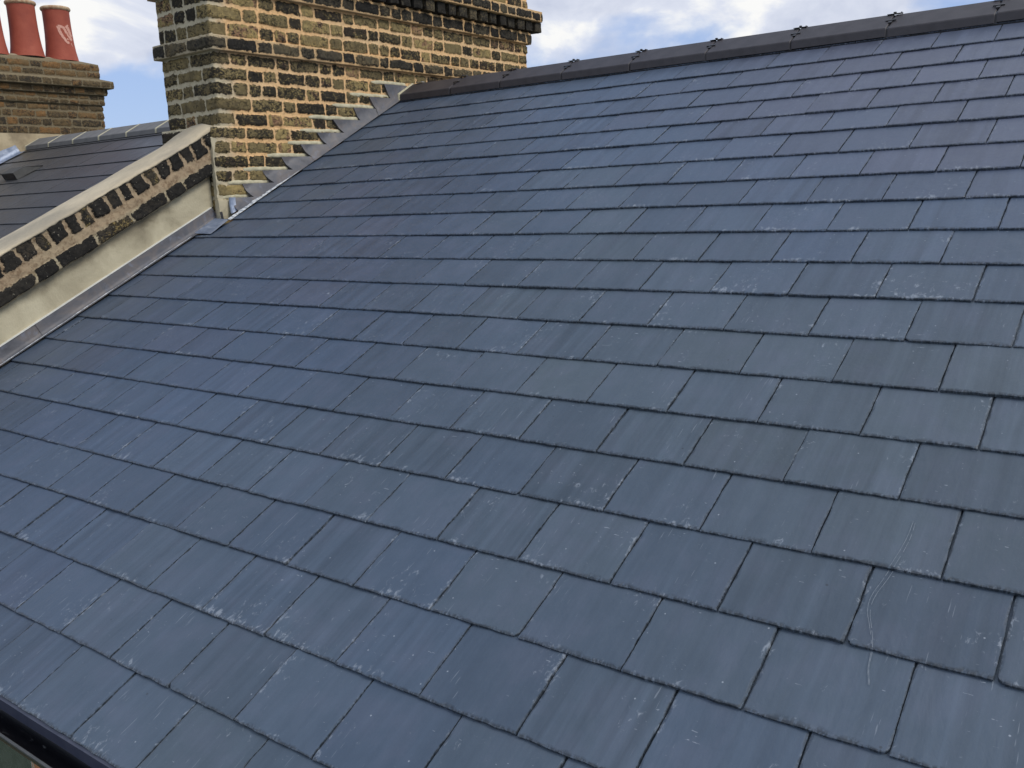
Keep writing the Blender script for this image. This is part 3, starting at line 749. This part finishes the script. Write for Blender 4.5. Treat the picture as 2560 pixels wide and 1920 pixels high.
# ridge tiles -------------------------------------------------------
PROF = [(-.147, -.119), (-.1448, -.084), (-.1425, -.0785), (-.138, -.0755), (-.07, -.0385), (-.012, -.0066), (0, -.0005)]
PROF = PROF+[(-a, b) for a, b in PROF[-2::-1]]
def tile_mesh(L, sc=1.0, thick=0.013):
    P = [(a*sc, b*sc) for a, b in PROF]; Q = []
    n_ = len(P)
    for i in range(n_):
        a = P[max(0, i-1)]; b = P[min(n_-1, i+1)]; tx, ty = b[0]-a[0], b[1]-a[1]; l = math.hypot(tx, ty)
        Q.append((P[i][0]+ty/l*thick, P[i][1]-tx/l*thick))
    mb = MB()
    loop = P+Q[::-1]; m_ = len(loop); V = []
    for x in (0.0, 0.004, L-0.004, L):
        ins = 0.0025 if x in (0.0, L) else 0.0
        for i, (y, z) in enumerate(loop): V.append((x, y*(1-ins*4), z-(ins if i < n_ else 0)))
    F = []
    for r in range(3):
        for i in range(m_):
            j = (i+1) % m_; F.append((r*m_+i, (r+1)*m_+i, (r+1)*m_+j, r*m_+j))
    for i in range(n_-1):
        F.append((i, i+1, m_-2-i, m_-1-i)); q = 3*m_; F.append((q+i, q+m_-1-i, q+m_-2-i, q+i+1))
    mb.add(V, F); return mb
def copy_part(o, loc, parent):
    c = o.copy(); COL.objects.link(c); c.parent = parent; c.location = Vector(loc)-absloc(parent); return c
RZ = 1.447
TL = 0.4625
t0 = tile_mesh(TL-0.007).build('ridge_tile', M_RIDGE, roof, loc=(-2.065, YR, RZ))
mb = MB()
mb.box(-.034, .034, -.014, .014, .001, .0035, bev=.001); mb.lathe([(.005, 0), (.005, .003), (.008, .0035), (.008, .007), (.005, .0085)], (0, 0, .0035), 10, cap=True)
mb.box(.030, .034, -.014, .014, .0, .007)
clip0 = mb.build('ridge_clip', M_CLIP, t0, loc=(-2.065-.004, YR, RZ))
def wing(p):                                                   # lay a flat piece on the front wing
    a = math.atan2(.0325, .064)
    return (p[0], -.070+p[1]*math.cos(a)-p[2]*math.sin(a), -.0375+p[1]*math.sin(a)+p[2]*math.cos(a))
mb = MB(); mb.box(-.024, .024, -.006, .006, .001, .006, fn=wing); mb.box(-.008, .008, -.030, .012, .001, .004, fn=wing)
wing0 = mb.build('wing_clip', M_CLIP, t0, loc=(-2.065-.004, YR, RZ))
mb = MB()                                                      # dark seal in the open joint
sealP = [(a*0.97, b-.003) for a, b in PROF]
P = np.array([[(x, y, z) for (y, z) in sealP] for x in (-.012, .006)]); mb.grid(P[:, ::-1])
seal0 = mb.build('joint_seal', M_BLACK, t0, loc=(-2.065-.003, YR, RZ))
k = 1
x = -2.065+TL
while x < XR-0.2:
    tt = copy_part(t0, (x, YR+random.Random(k).uniform(-.002, .002), RZ+random.Random(k+50).uniform(-.002, .002)), roof)
    for ch in (clip0, wing0, seal0): copy_part(ch, (x-.004, YR, RZ), tt)
    k += 1; x += TL
tf = tile_mesh(0.40).build('ridge_tile', M_RIDGE, roof, loc=(-2.925+.455-.003-.0-.0, YR, RZ))
tf.location = Vector((-2.065-0.407, YR, RZ))-absloc(roof)
for ch in (clip0, wing0, seal0): copy_part(ch, (-2.476, YR, RZ), tf)
te = tile_mesh(0.445).build('ridge_tile', M_RIDGE, roof, loc=(-2.926, YR, RZ))
mb = MB(); mb.box(-.03, .03, -.014, .014, .003, .007, bev=.0015); mb.build('ridge_clip', M_CLIPB, te, loc=(-2.86, YR, RZ))
mb = MB()                                                      # mortar between the end tile and the chimney
P = np.array([[(x, y*s, z+dzz) for (y, z) in PROF] for x, s, dzz in ((-2.945, 1.02, .004), (-2.938, 1.045, .007), (-2.927, 1.045, .007), (-2.922, 1.0, .001))])
P[..., 1] += YR; P[..., 2] += RZ
P[..., 0] += 0.003*fbm(P[..., 1]*30, P[..., 2]*30, 4, 2)
mb.grid(P[:, ::-1]); mb.build('mortar_fillet', M_POINT, te, smooth=True)
# vent strip below the tiles
mb = MB(); n_ = 700; xs = np.linspace(-2.92, XR, n_)
lowz = 0.010+0.006*vn(xs*14, xs*0, 5)+0.008*vn(xs*70, xs*0, 6)
rows = []
yb = YR-.147+0.012
for q, fz in enumerate((1.0, 0.45, 0.12)):
    yy = yb-0.010*(1-fz)-0.004*np.clip(vn(xs*70, xs*0+q, 8)+.2, 0, 1)
    rows.append(np.c_[xs, yy, yy*TP-0.012+(RZ-.105-yb*TP+0.012)*fz])
yy = yb-0.014-0.008*np.clip(vn(xs*60, xs*0, 11)+.3, 0, 1)
rows.append(np.c_[xs, yy, yy*TP-0.0125+0.005*np.clip(vn(xs*90, xs*0, 12), 0, 1)])
mb.grid(np.array(rows)[::-1]); mb.build('ridge_vent_strip', M_VENTSTRIP, roof)
# eaves felt hanging into the gutter
mb = MB(); xs = np.linspace(-2.97, XR, 120)
P = np.array([np.c_[xs, np.full(120, -1.060), np.full(120, -0.512)], np.c_[xs, np.full(120, -1.082), np.full(120, -0.527)], np.c_[xs, -1.087+0.002*vn(xs*6, xs*0, 3), np.full(120, -0.531)], np.c_[xs, -1.085+0.003*vn(xs*5, xs*0, 4), np.full(120, -0.562)]])
mb.grid(P[::-1]); mb.build('eaves_felt', M_FELT, roof)

# ------------------------------------------------------------------ gutter
gut = thing('rain_gutter', 'black half round plastic rain gutter along the eaves below the lowest slates', 'gutter', (0, -1.085, -0.62))
mb = MB(); n_ = 14; xs = np.linspace(-3.0, XR, 60)
prof = []
for i in range(n_+1):
    a = PI*i/n_; prof.append((-1.083-0.053*math.cos(a), -0.566-0.052*math.sin(a)))
P = np.array([[(x, y, z) for (y, z) in prof] for x in xs]); mb.grid(P)
prof2 = [(y-(-1.083), z+0.566) for y, z in prof]; prof2 = [(-1.083+y*1.06, -0.566+z*1.06-0.001) for y, z in prof2]
P = np.array([[(x, y, z) for (y, z) in prof2] for x in xs]); mb.grid(P[:, ::-1])
mb.build('gutter_trough', simple('gutter_black', (0.007, 0.007, 0.010), (0.20, 0.21, 0.22), 26, 0.28, stretch=(1, 3, 3), lo=0.60, hi=0.80), gut, smooth=True)
mb = MB(); mb.box(-3.0, XR, -1.1425, -1.1355, -0.571, -0.561, bev=.003); mb.build('gutter_rim', M_VENT, gut)

# ------------------------------------------------------------------ house below
house = thing('house_wall', 'orange brick rear wall of the house glimpsed under the gutter with a greenish window', 'house', (0, -0.98, -6.6))
mb = MB(); WX0, WX1, WZ0, WZ1 = -2.2, -1.022, -2.1, -0.70
for a in ((-3.3, WX0, -6.6, -0.60), (WX1, XR, -6.6, -0.60), (WX0, WX1, -6.6, WZ0), (WX0, WX1, WZ1, -0.60)):
    mb.box(a[0], a[1], -0.98, -0.75, a[2], a[3])
mb.box(-3.3, XR, 2*YR+0.7, 2*YR+0.95, -6.6, -0.60); mb.box(-3.3, -3.05, -0.75, 2*YR+0.7, -6.6, -0.60); mb.box(XR-.25, XR, -0.75, 2*YR+0.7, -6.6, -0.60)
mb.build('wall', M_WALL, house)
win = MB(); win.box(WX0, WX0+.06, -0.975, -0.90, WZ0, WZ1, bev=.006); win.box(WX1-.02, WX1, -0.975, -0.90, WZ0, WZ1, bev=.004); win.box(WX0+.06, WX1-.02, -0.972, -0.90, WZ0, WZ0+.06, bev=.006); win.box(WX0+.06, WX1-.02, -0.972, -0.90, WZ1-.02, WZ1, bev=.004)
wf = win.build('window', M_FRAME, house)
mb = MB(); mb.box(WX0+.05, WX1-.02, -0.955, -0.94, WZ0+.05, WZ1-.02); mb.build('pane', M_GLASS, wf)
mb = MB(); mb.box(-3.0, XR, -1.02, -0.985, -0.70, -0.535, bev=.003); mb.build('fascia_board', M_BLACK, house)

# ------------------------------------------------------------------ parapet between the two roofs
par = thing('parapet_wall', 'sloping parapet with black brick edging, pale mortar capping and stained render between two slate roofs', 'parapet', R2W(-3.12, 0, -0.3))
def smax(N, y): return (y+N*SP)/CP
S0p, S1p = -1.35, 1.62
res = 0.0045
Sg = np.arange(S0p, S1p, res); Ng = np.arange(0.215, 0.438, res)
SS, NN = np.meshgrid(Sg, Ng)
rngp = random.Random(12)
b_str = [S0p-.1]; 
while b_str[-1] < S1p: b_str.append(b_str[-1]+rngp.choice([0.235, 0.24, 0.225, 0.13]))
b_sol = [S0p-.1]
while b_sol[-1] < S1p: b_sol.append(b_sol[-1]+rngp.choice([0.092, 0.100, 0.108, 0.096, 0.072]))
zsp = [0.220, 0.304, 0.334, 0.456]
sdv, bid = lay_sd(SS, NN, zsp, [b_str, [S0p-1, S1p+1], b_sol], 90, 0.011, 0.014, 0.014, 0.24)
midr = (NN > 0.300) & (NN < 0.343)
sdv = np.where((NN+0.004*fbm(SS*20, NN*20, 3, 2) > 0.299) & (NN+0.004*fbm(SS*20+9, NN*20, 4, 2) < 0.344), np.minimum(sdv, -0.006), sdv)
shr = sst(NN, 0.30, 0.35)*(0.002+0.004*_h(bid, bid*0+5, 33))     # gaps between soldiers are wide
sdv = sdv-shr
r0 = _h(bid, bid*0+1, 91); r1 = _h(bid, bid*0+2, 92); r2 = _h(bid, bid*0+3, 93)
kk = sst(sdv, -0.002, 0.008)
hh = kk*(0.004+0.010*(r2-0.3))+kk*0.007*fbm(SS*34, NN*34, 94, 4)+(1-kk)*0.006*fbm(SS*26, NN*30, 95, 4)
# the lower edge of the brickwork is ragged and rounds back to the render
lowe = sst(NN+0.005*fbm(SS*16, SS*0, 96, 3), 0.215, 0.240)
XX = -2.978+hh-(1-lowe)*0.045
mt = np.clip(sst(NN, 0.28, 0.31)*0.9-sst(NN, 0.42, 0.44)*0.7+0.5*fbm(SS*5, NN*9, 97, 3), 0, 1)
Sc = np.minimum(SS, smax(NN, 1.256+0.008*fbm(NN*20, NN*0, 98, 2)))
P = R2Wa(XX, Sc, NN)
mk('brick_edging', P.reshape(-1, 3), gridF(*P.shape[:2]), M_BRICKP, par, smooth=True, vcol=dict(bc=np.stack([r0, r1, mt], -1).reshape(-1, 3)), vfl=dict(sd=sdv.ravel()))
# mortar capping
Sg = np.linspace(S0p, S1p+.06, 420)
prof = [(-2.986, .431), (-2.970, .433), (-2.965, .438), (-2.969, .443), (-2.985, .448), (-3.06, .452), (-3.14, .449), (-3.22, .443), (-3.272, .434), (-3.284, .426), (-3.290, .39), (-3.292, -.10)]
P = np.zeros((len(Sg), len(prof), 3))
for j, (x, n_) in enumerate(prof):
    lip = 1.0 if j < 4 else 0.25
    rise = 0.018*sst(Sg, 1.42, 1.62)*(1.0 if 2 < j < 10 else (0.4 if j < 3 else 0))
    drip = (0.006*fbm(Sg*30, Sg*0+j*.15, 101, 5)+0.016*np.clip(vn(Sg*9, Sg*0, 102)-.12, 0, 1))*(1 if j < 3 else .3) if j < 4 else 0.0025*fbm(Sg*5, Sg*0+j, 103, 3)
    Nv = n_+rise-(drip*lip if j < 4 else -drip)
    Xv = x+(0.005*fbm(Sg*24, Sg*0+j*.4, 104, 4) if j < 4 else 0.002*fbm(Sg*6, Sg*0+j*.4, 105, 2))
    Sv = np.minimum(Sg, smax(Nv, 1.262+0.056*sst(np.array(-x), 3.02, 3.12)+0.006*fbm(Nv*30, Nv*0+j, 106, 2)))
    P[:, j] = R2Wa(Xv, Sv, Nv)
mk('mortar_capping', P.reshape(-1, 3), gridF(*P.shape[:2]), M_CAP, par, smooth=True)
# render panel
Sg = np.linspace(S0p, S1p, 300); Ng = np.linspace(0.070, 0.250, 26); SS, NN = np.meshgrid(Sg, Ng)
Sc = np.minimum(SS, smax(NN, 1.246))
stain = np.clip(sst(NN, 0.10, 0.235)*0.95+0.55*fbm(SS*2.3, NN*7, 113, 3), 0, 1.3)
P = R2Wa(-3.020+0.004*fbm(SS*4, NN*6, 111, 3), Sc, NN)
mk('render_face', P.reshape(-1, 3), gridF(*P.shape[:2]), M_RENDER, par, smooth=True, vfl=dict(stain=stain.ravel()))
mb = MB(); mb.box(-3.30, -3.03, S0p, 1.36, -0.5, 0.40, fn=lambda p: R2W(*p)); mb.build('wall_core', M_RENDER, par)
mb = MB(); mb.box(-3.030, -3.0075, S0p, 1.395, 0.0715, 0.0765, fn=lambda p: R2W(*p)); mb.build('render_bead', M_BEAD, par)
# lead upstand in two lengths
for (a, b, xo) in ((S0p, 0.22, 0.0), (0.20, 1.40, 0.0035)):
    Sg = np.linspace(a, b, 70)
    pr = [(-3.0125, .0725), (-3.0105, .050), (-3.0085, .026), (-3.004, .010), (-2.992, .0075), (-2.972, .0072)]
    P = np.zeros((len(Sg), len(pr), 3))
    for j, (x, n_) in enumerate(pr):
        sl = 0.12*(0.0725-n_)
        P[:, j] = R2Wa(x+xo+0.0015*fbm(Sg*6, Sg*0+j*.5, 121, 2), Sg+sl*(1 if a == S0p else -1)*0.3, np.full(len(Sg), n_)+0.0008*vn(Sg*12, Sg*0+j, 5))
    o = mk('lead_flashing', P.reshape(-1, 3), gridF(*P.shape[:2]), M_LEAD, par, smooth=True)

# ------------------------------------------------------------------ neighbour's roof
nb = thing('slate_roof', 'plain charcoal slate roof of the next house with grey ridge tiles beyond the parapet', 'roof', (-5.8, 0, -0.55))
NC = []
ys_ = [2.729, 2.485, 2.230, 1.999, 1.765]
ss_ = [y/CP for y in ys_]
while ss_[-1] > -1.1: ss_.append(ss_[-1]-0.266)
for i, s in enumerate(ss_): NC.append((s, -5.33-0.03, (ss_[i-1]-s) if i else 0.12, i % 2))
slates('slate_slope', nb, NC, lambda S: np.asarray(S, float)*0-8.22, -3.30, 0.302, 0.56, 0.0045, 19, M_NSLATE, 0, lambda i: (10, 4), None, jit=0.45, gap=0.0030, tiltk=0.030)
mb = MB()
mb.add([R2W(-8.25, -1.16, -0.035), R2W(-3.28, -1.16, -0.035), R2W(-3.28, 3.20, -0.035), R2W(-8.25, 3.20, -0.035)], [(0, 1, 2, 3)])
mb.build('roof_deck', M_BLACK, nb)
mb = MB()
mb.add([(-8.25, YR+.02, 1.372), (-3.28, YR+.02, 1.372), (-3.28, 2*YR+1.1, -0.56), (-8.25, 2*YR+1.1, -0.56)], [(0, 1, 2, 3)])
mb.build('rear_slope', M_NSLATE, nb)
NX0 = -8.16; NT_ = 0.468
n0 = tile_mesh(NT_-0.010).build('ridge_tile', M_NRIDGE, nb, loc=(NX0, YR-.012, RZ-.004))
mb = MB()
P = np.array([[(x, y*1.012, z+.0025) for (y, z) in PROF] for x in (-.018, -.016, .006, .008)]); P[0, :, 2] -= .006; P[3, :, 2] -= .006
mb.grid(P[:, ::-1])
nj = mb.build('mortar_joint', M_POINT, n0, loc=(NX0, YR-.012, RZ-.004))
for i in range(1, 11):
    tt = copy_part(n0, (NX0+i*NT_, YR-.012, RZ-.004), nb); copy_part(nj, (NX0+i*NT_, YR-.012, RZ-.004), tt)
# hooded tile vent
mb = MB()
def vw(p): return R2W(*p)
hx0, hx1 = -7.215, -6.985; s0, s1, s2 = 2.285, 2.40, 2.56; hN = 0.066
V = [(hx0, s0, .066), (hx1, s0, .066), (hx1, s1, .070), (hx0, s1, .070), (hx0, s1, 0), (hx1, s1, 0), (hx0, s0, .058), (hx1, s0, .058), (hx1+.01, s2, .006), (hx0-.01, s2, .006), (hx0, s0, 0), (hx1, s0, 0), (hx0, s2, 0), (hx1, s2, 0)]
F = [(0, 1, 2, 3), (3, 2, 8, 9), (1, 11, 5, 2), (0, 3, 4, 10), (2, 5, 13, 8), (3, 9, 12, 4), (0, 6, 7, 1)]
mb.add([vw(p) for p in V], F)
vo = mb.build('roof_vent', M_VENT, nb)
mb = MB(); mb.box(hx0+.012, hx1-.012, s0+.006, s0+.02, .002, .056, fn=vw)
for i in range(3): mb.box(hx0+.012, hx1-.012, s0+.001, s0+.005, .010+.016*i, .016+.016*i, fn=vw)
mb.build('vent_opening', M_BLACK, vo)
# lead at the far verge
Sg = np.linspace(-1.2, 3.02, 120); pr = [(-8.235, .088), (-8.23, .05), (-8.224, .012), (-8.20, .006), (-8.12, .007)]
P = np.zeros((len(Sg), 5, 3))
for j, (x, n_) in enumerate(pr): P[:, j] = R2Wa(x+0.002*fbm(Sg*5, Sg*0+j, 131, 2), Sg, np.full(len(Sg), n_)+(0.012*fbm(Sg*6, Sg*0, 132, 3) if j == 0 else 0))
mk('lead_flashing', P.reshape(-1, 3), gridF(*P.shape[:2]), M_LEADB, nb, smooth=True)
mb = MB(); mb.box(-8.25, -3.3, -0.9, 2*YR+0.9, -6.6, -0.62); mb.build('wall', M_WALL, nb)

# ------------------------------------------------------------------ neighbour's chimney
nch = thing('brick_chimney', 'brown brick chimney with three red clay pots at the far end of the next roof', 'chimney', (-8.5, 2.5, 1.0))
NXA, NXB, NYA, NYB = -8.76, -8.25, 1.30, 3.70
kw = dict(res=0.010, coarse=0.04, vis_back=True, orange=False)
brick_ring('brick_stack', nch, NXA, NXB, NYA, NYB, [1.495, 1.580, 1.665, 1.745, 1.815], 0.0, 201, M_BRICKN, **kw)
brick_ring('corbel_course', nch, NXA, NXB, NYA, NYB, [1.815, 1.868, 1.921], 0.022, 211, M_BRICKN, bot=.05, top=.03, headers=True, **kw)
brick_ring('corbel_course', nch, NXA, NXB, NYA, NYB, [1.919, 1.992], 0.050, 221, M_BRICKN, bot=.05, top=.03, headers=True, **kw)
brick_ring('cap_course', nch, NXA, NXB, NYA, NYB, [1.990, 2.064], 0.105, 231, M_BRICKN, bot=.08, top=.13, topz=.040, **kw)
brick_ring('brick_stack', nch, NXA, NXB, NYA, NYB, [2.095, 2.165, 2.245], 0.010, 241, M_BRICKN, top=.16, topz=.050, **kw)
mb = MB(); U = np.linspace(0, 1, 40); Vv = np.linspace(0, 1, 12)
P = np.zeros((12, 40, 3))
for i, b in enumerate(Vv):
    for j, a in enumerate(U):
        e = min(1, min(a, 1-a)*12, min(b, 1-b)*3.2)
        P[i, j] = (NXA+.14+(NXB-NXA-.28)*b, NYA+.14+(NYB-NYA-.28)*a, 2.288+0.030*e+0.010*vn(a*14, b*5, 6))
mb.grid(P); mb.build('flaunching', simple('flaunch_mortar', (0.24, 0.21, 0.15), (0.36, 0.31, 0.22), 8, 0.95, 0.004, 40), nch, smooth=True)
# rendered foot of the stack
Y_, Z_ = np.meshgrid(np.linspace(NYA-2.0, 2.95, 60), np.linspace(-0.3, 1.497, 40))
mb = MB()
Yg, Zg_ = np.linspace(-1.1, 3.70, 90), np.linspace(0, 1, 14)
P = np.zeros((14, 90, 3))
for i, q in enumerate(Zg_):
    for j, y in enumerate(Yg):
        zt = 1.497 if y > 1.28 else max(-0.2, 1.497-(1.28-y)*TP*1.0)
        zb = min(y, 2*YR-y)*TP-0.05
        P[i, j] = (-8.244+0.003*fbm(y*5, q*4, 7, 2), y, zb+(zt-zb)*q)
mb.grid(P); mb.box(-8.76, -8.26, -1.1, 3.70, -6.6, 0.0); mb.box(-8.76, -8.26, 1.30, 3.69, 0.0, 1.494)
mb.add([(-8.76, -1.1, -.6), (-8.26, -1.1, -.6), (-8.26, 1.3, 1.49), (-8.76, 1.3, 1.49)], [(0, 1, 2, 3)])
mb.build('render_base', simple('nb_render', (0.38, 0.31, 0.20), (0.48, 0.40, 0.27), 4, 0.9, 0.003, 40, c2=(0.26, 0.21, 0.14), s2=2.5), nch, smooth=False)
PP = [(.168, -.03), (.160, .02), (.150, .08), (.142, .16), (.1365, .25), (.134, .35), (.1335, .46), (.135, .485), (.145, .492), (.150, .503), (.149, .516), (.142, .524), (.128, .522), (.122, .50), (.120, .30), (.120, .05)]
def pot(y, dzv):
    mb = MB(); c = (-8.5, y, 2.315+dzv)
    mb.lathe(PP[:8], c, 40, 0); mb.lathe(PP[7:13], c, 40, 1); mb.lathe(PP[12:], c, 40, 0)
    return mb.build('chimney_pot', [M_POT, M_POTRIM], nch, smooth=True)
p1 = pot(3.452, 0.0); p2 = pot(3.084, 0.012); p3 = pot(2.712, 0.0)
p1['label'] = 'red clay pot with a pale pink heart-shaped smear'
# the pale smear on the first pot: a broken ring of old paint a little proud of the clay
def potr(z):
    return float(np.interp(z, [a[1] for a in PP[:8]], [a[0] for a in PP[:8]]))
def on_pot(dy, z):                                            # dy: offset across the face seen from the big roof
    th0 = math.atan2(-2.0-3.45, 1.4+8.5); r = potr(z)+0.0014
    a = th0+dy/0.136
    return (-8.5+r*math.cos(a), 3.452+r*math.sin(a), 2.315+z)
mb = MB(); rg = random.Random(8)
def dab(pts, w0, w1):
    n_ = 26; pts = np.array(pts); tq = np.linspace(0, len(pts)-1, n_)
    cx_ = np.interp(tq, np.arange(len(pts)), pts[:, 0]); cz_ = np.interp(tq, np.arange(len(pts)), pts[:, 1])
    P = np.zeros((2, n_, 3))
    dxv = np.gradient(cx_); dzv = np.gradient(cz_); l = np.hypot(dxv, dzv)+1e-9
    for j in range(n_):
        w_ = (w0+(w1-w0)*j/(n_-1))*1.5*(1+0.5*vn(j*.9, w0*1000, 3))
        w2 = (w0+(w1-w0)*j/(n_-1))*1.5*(1+0.5*vn(j*.9, w0*1000, 9))
        P[0, j] = on_pot(cx_[j]-dzv[j]/l[j]*w_, cz_[j]+dxv[j]/l[j]*w_); P[1, j] = on_pot(cx_[j]+dzv[j]/l[j]*w2, cz_[j]-dxv[j]/l[j]*w2)
    mb.grid(P)
dab([(.006, .318), (.018, .25), (.045, .20), (.075, .155), (.098, .150)], .010, .008)
dab([(.004, .316), (.030, .312), (.055, .305), (.075, .275), (.085, .245)], .009, .008)
dab([(.085, .300), (.105, .325), (.120, .335)], .010, .004)
dab([(.085, .29), (.100, .25), (.120, .21), (.140, .18)], .018, .014)
dab([(.105, .31), (.125, .27), (.145, .22)], .014, .012)
dab([(.082, .195), (.092, .178)], .006, .003)
dab([(.118, .15), (.134, .115)], .004, .001)
mb.build('paint_smear', M_SMEAR, p1)
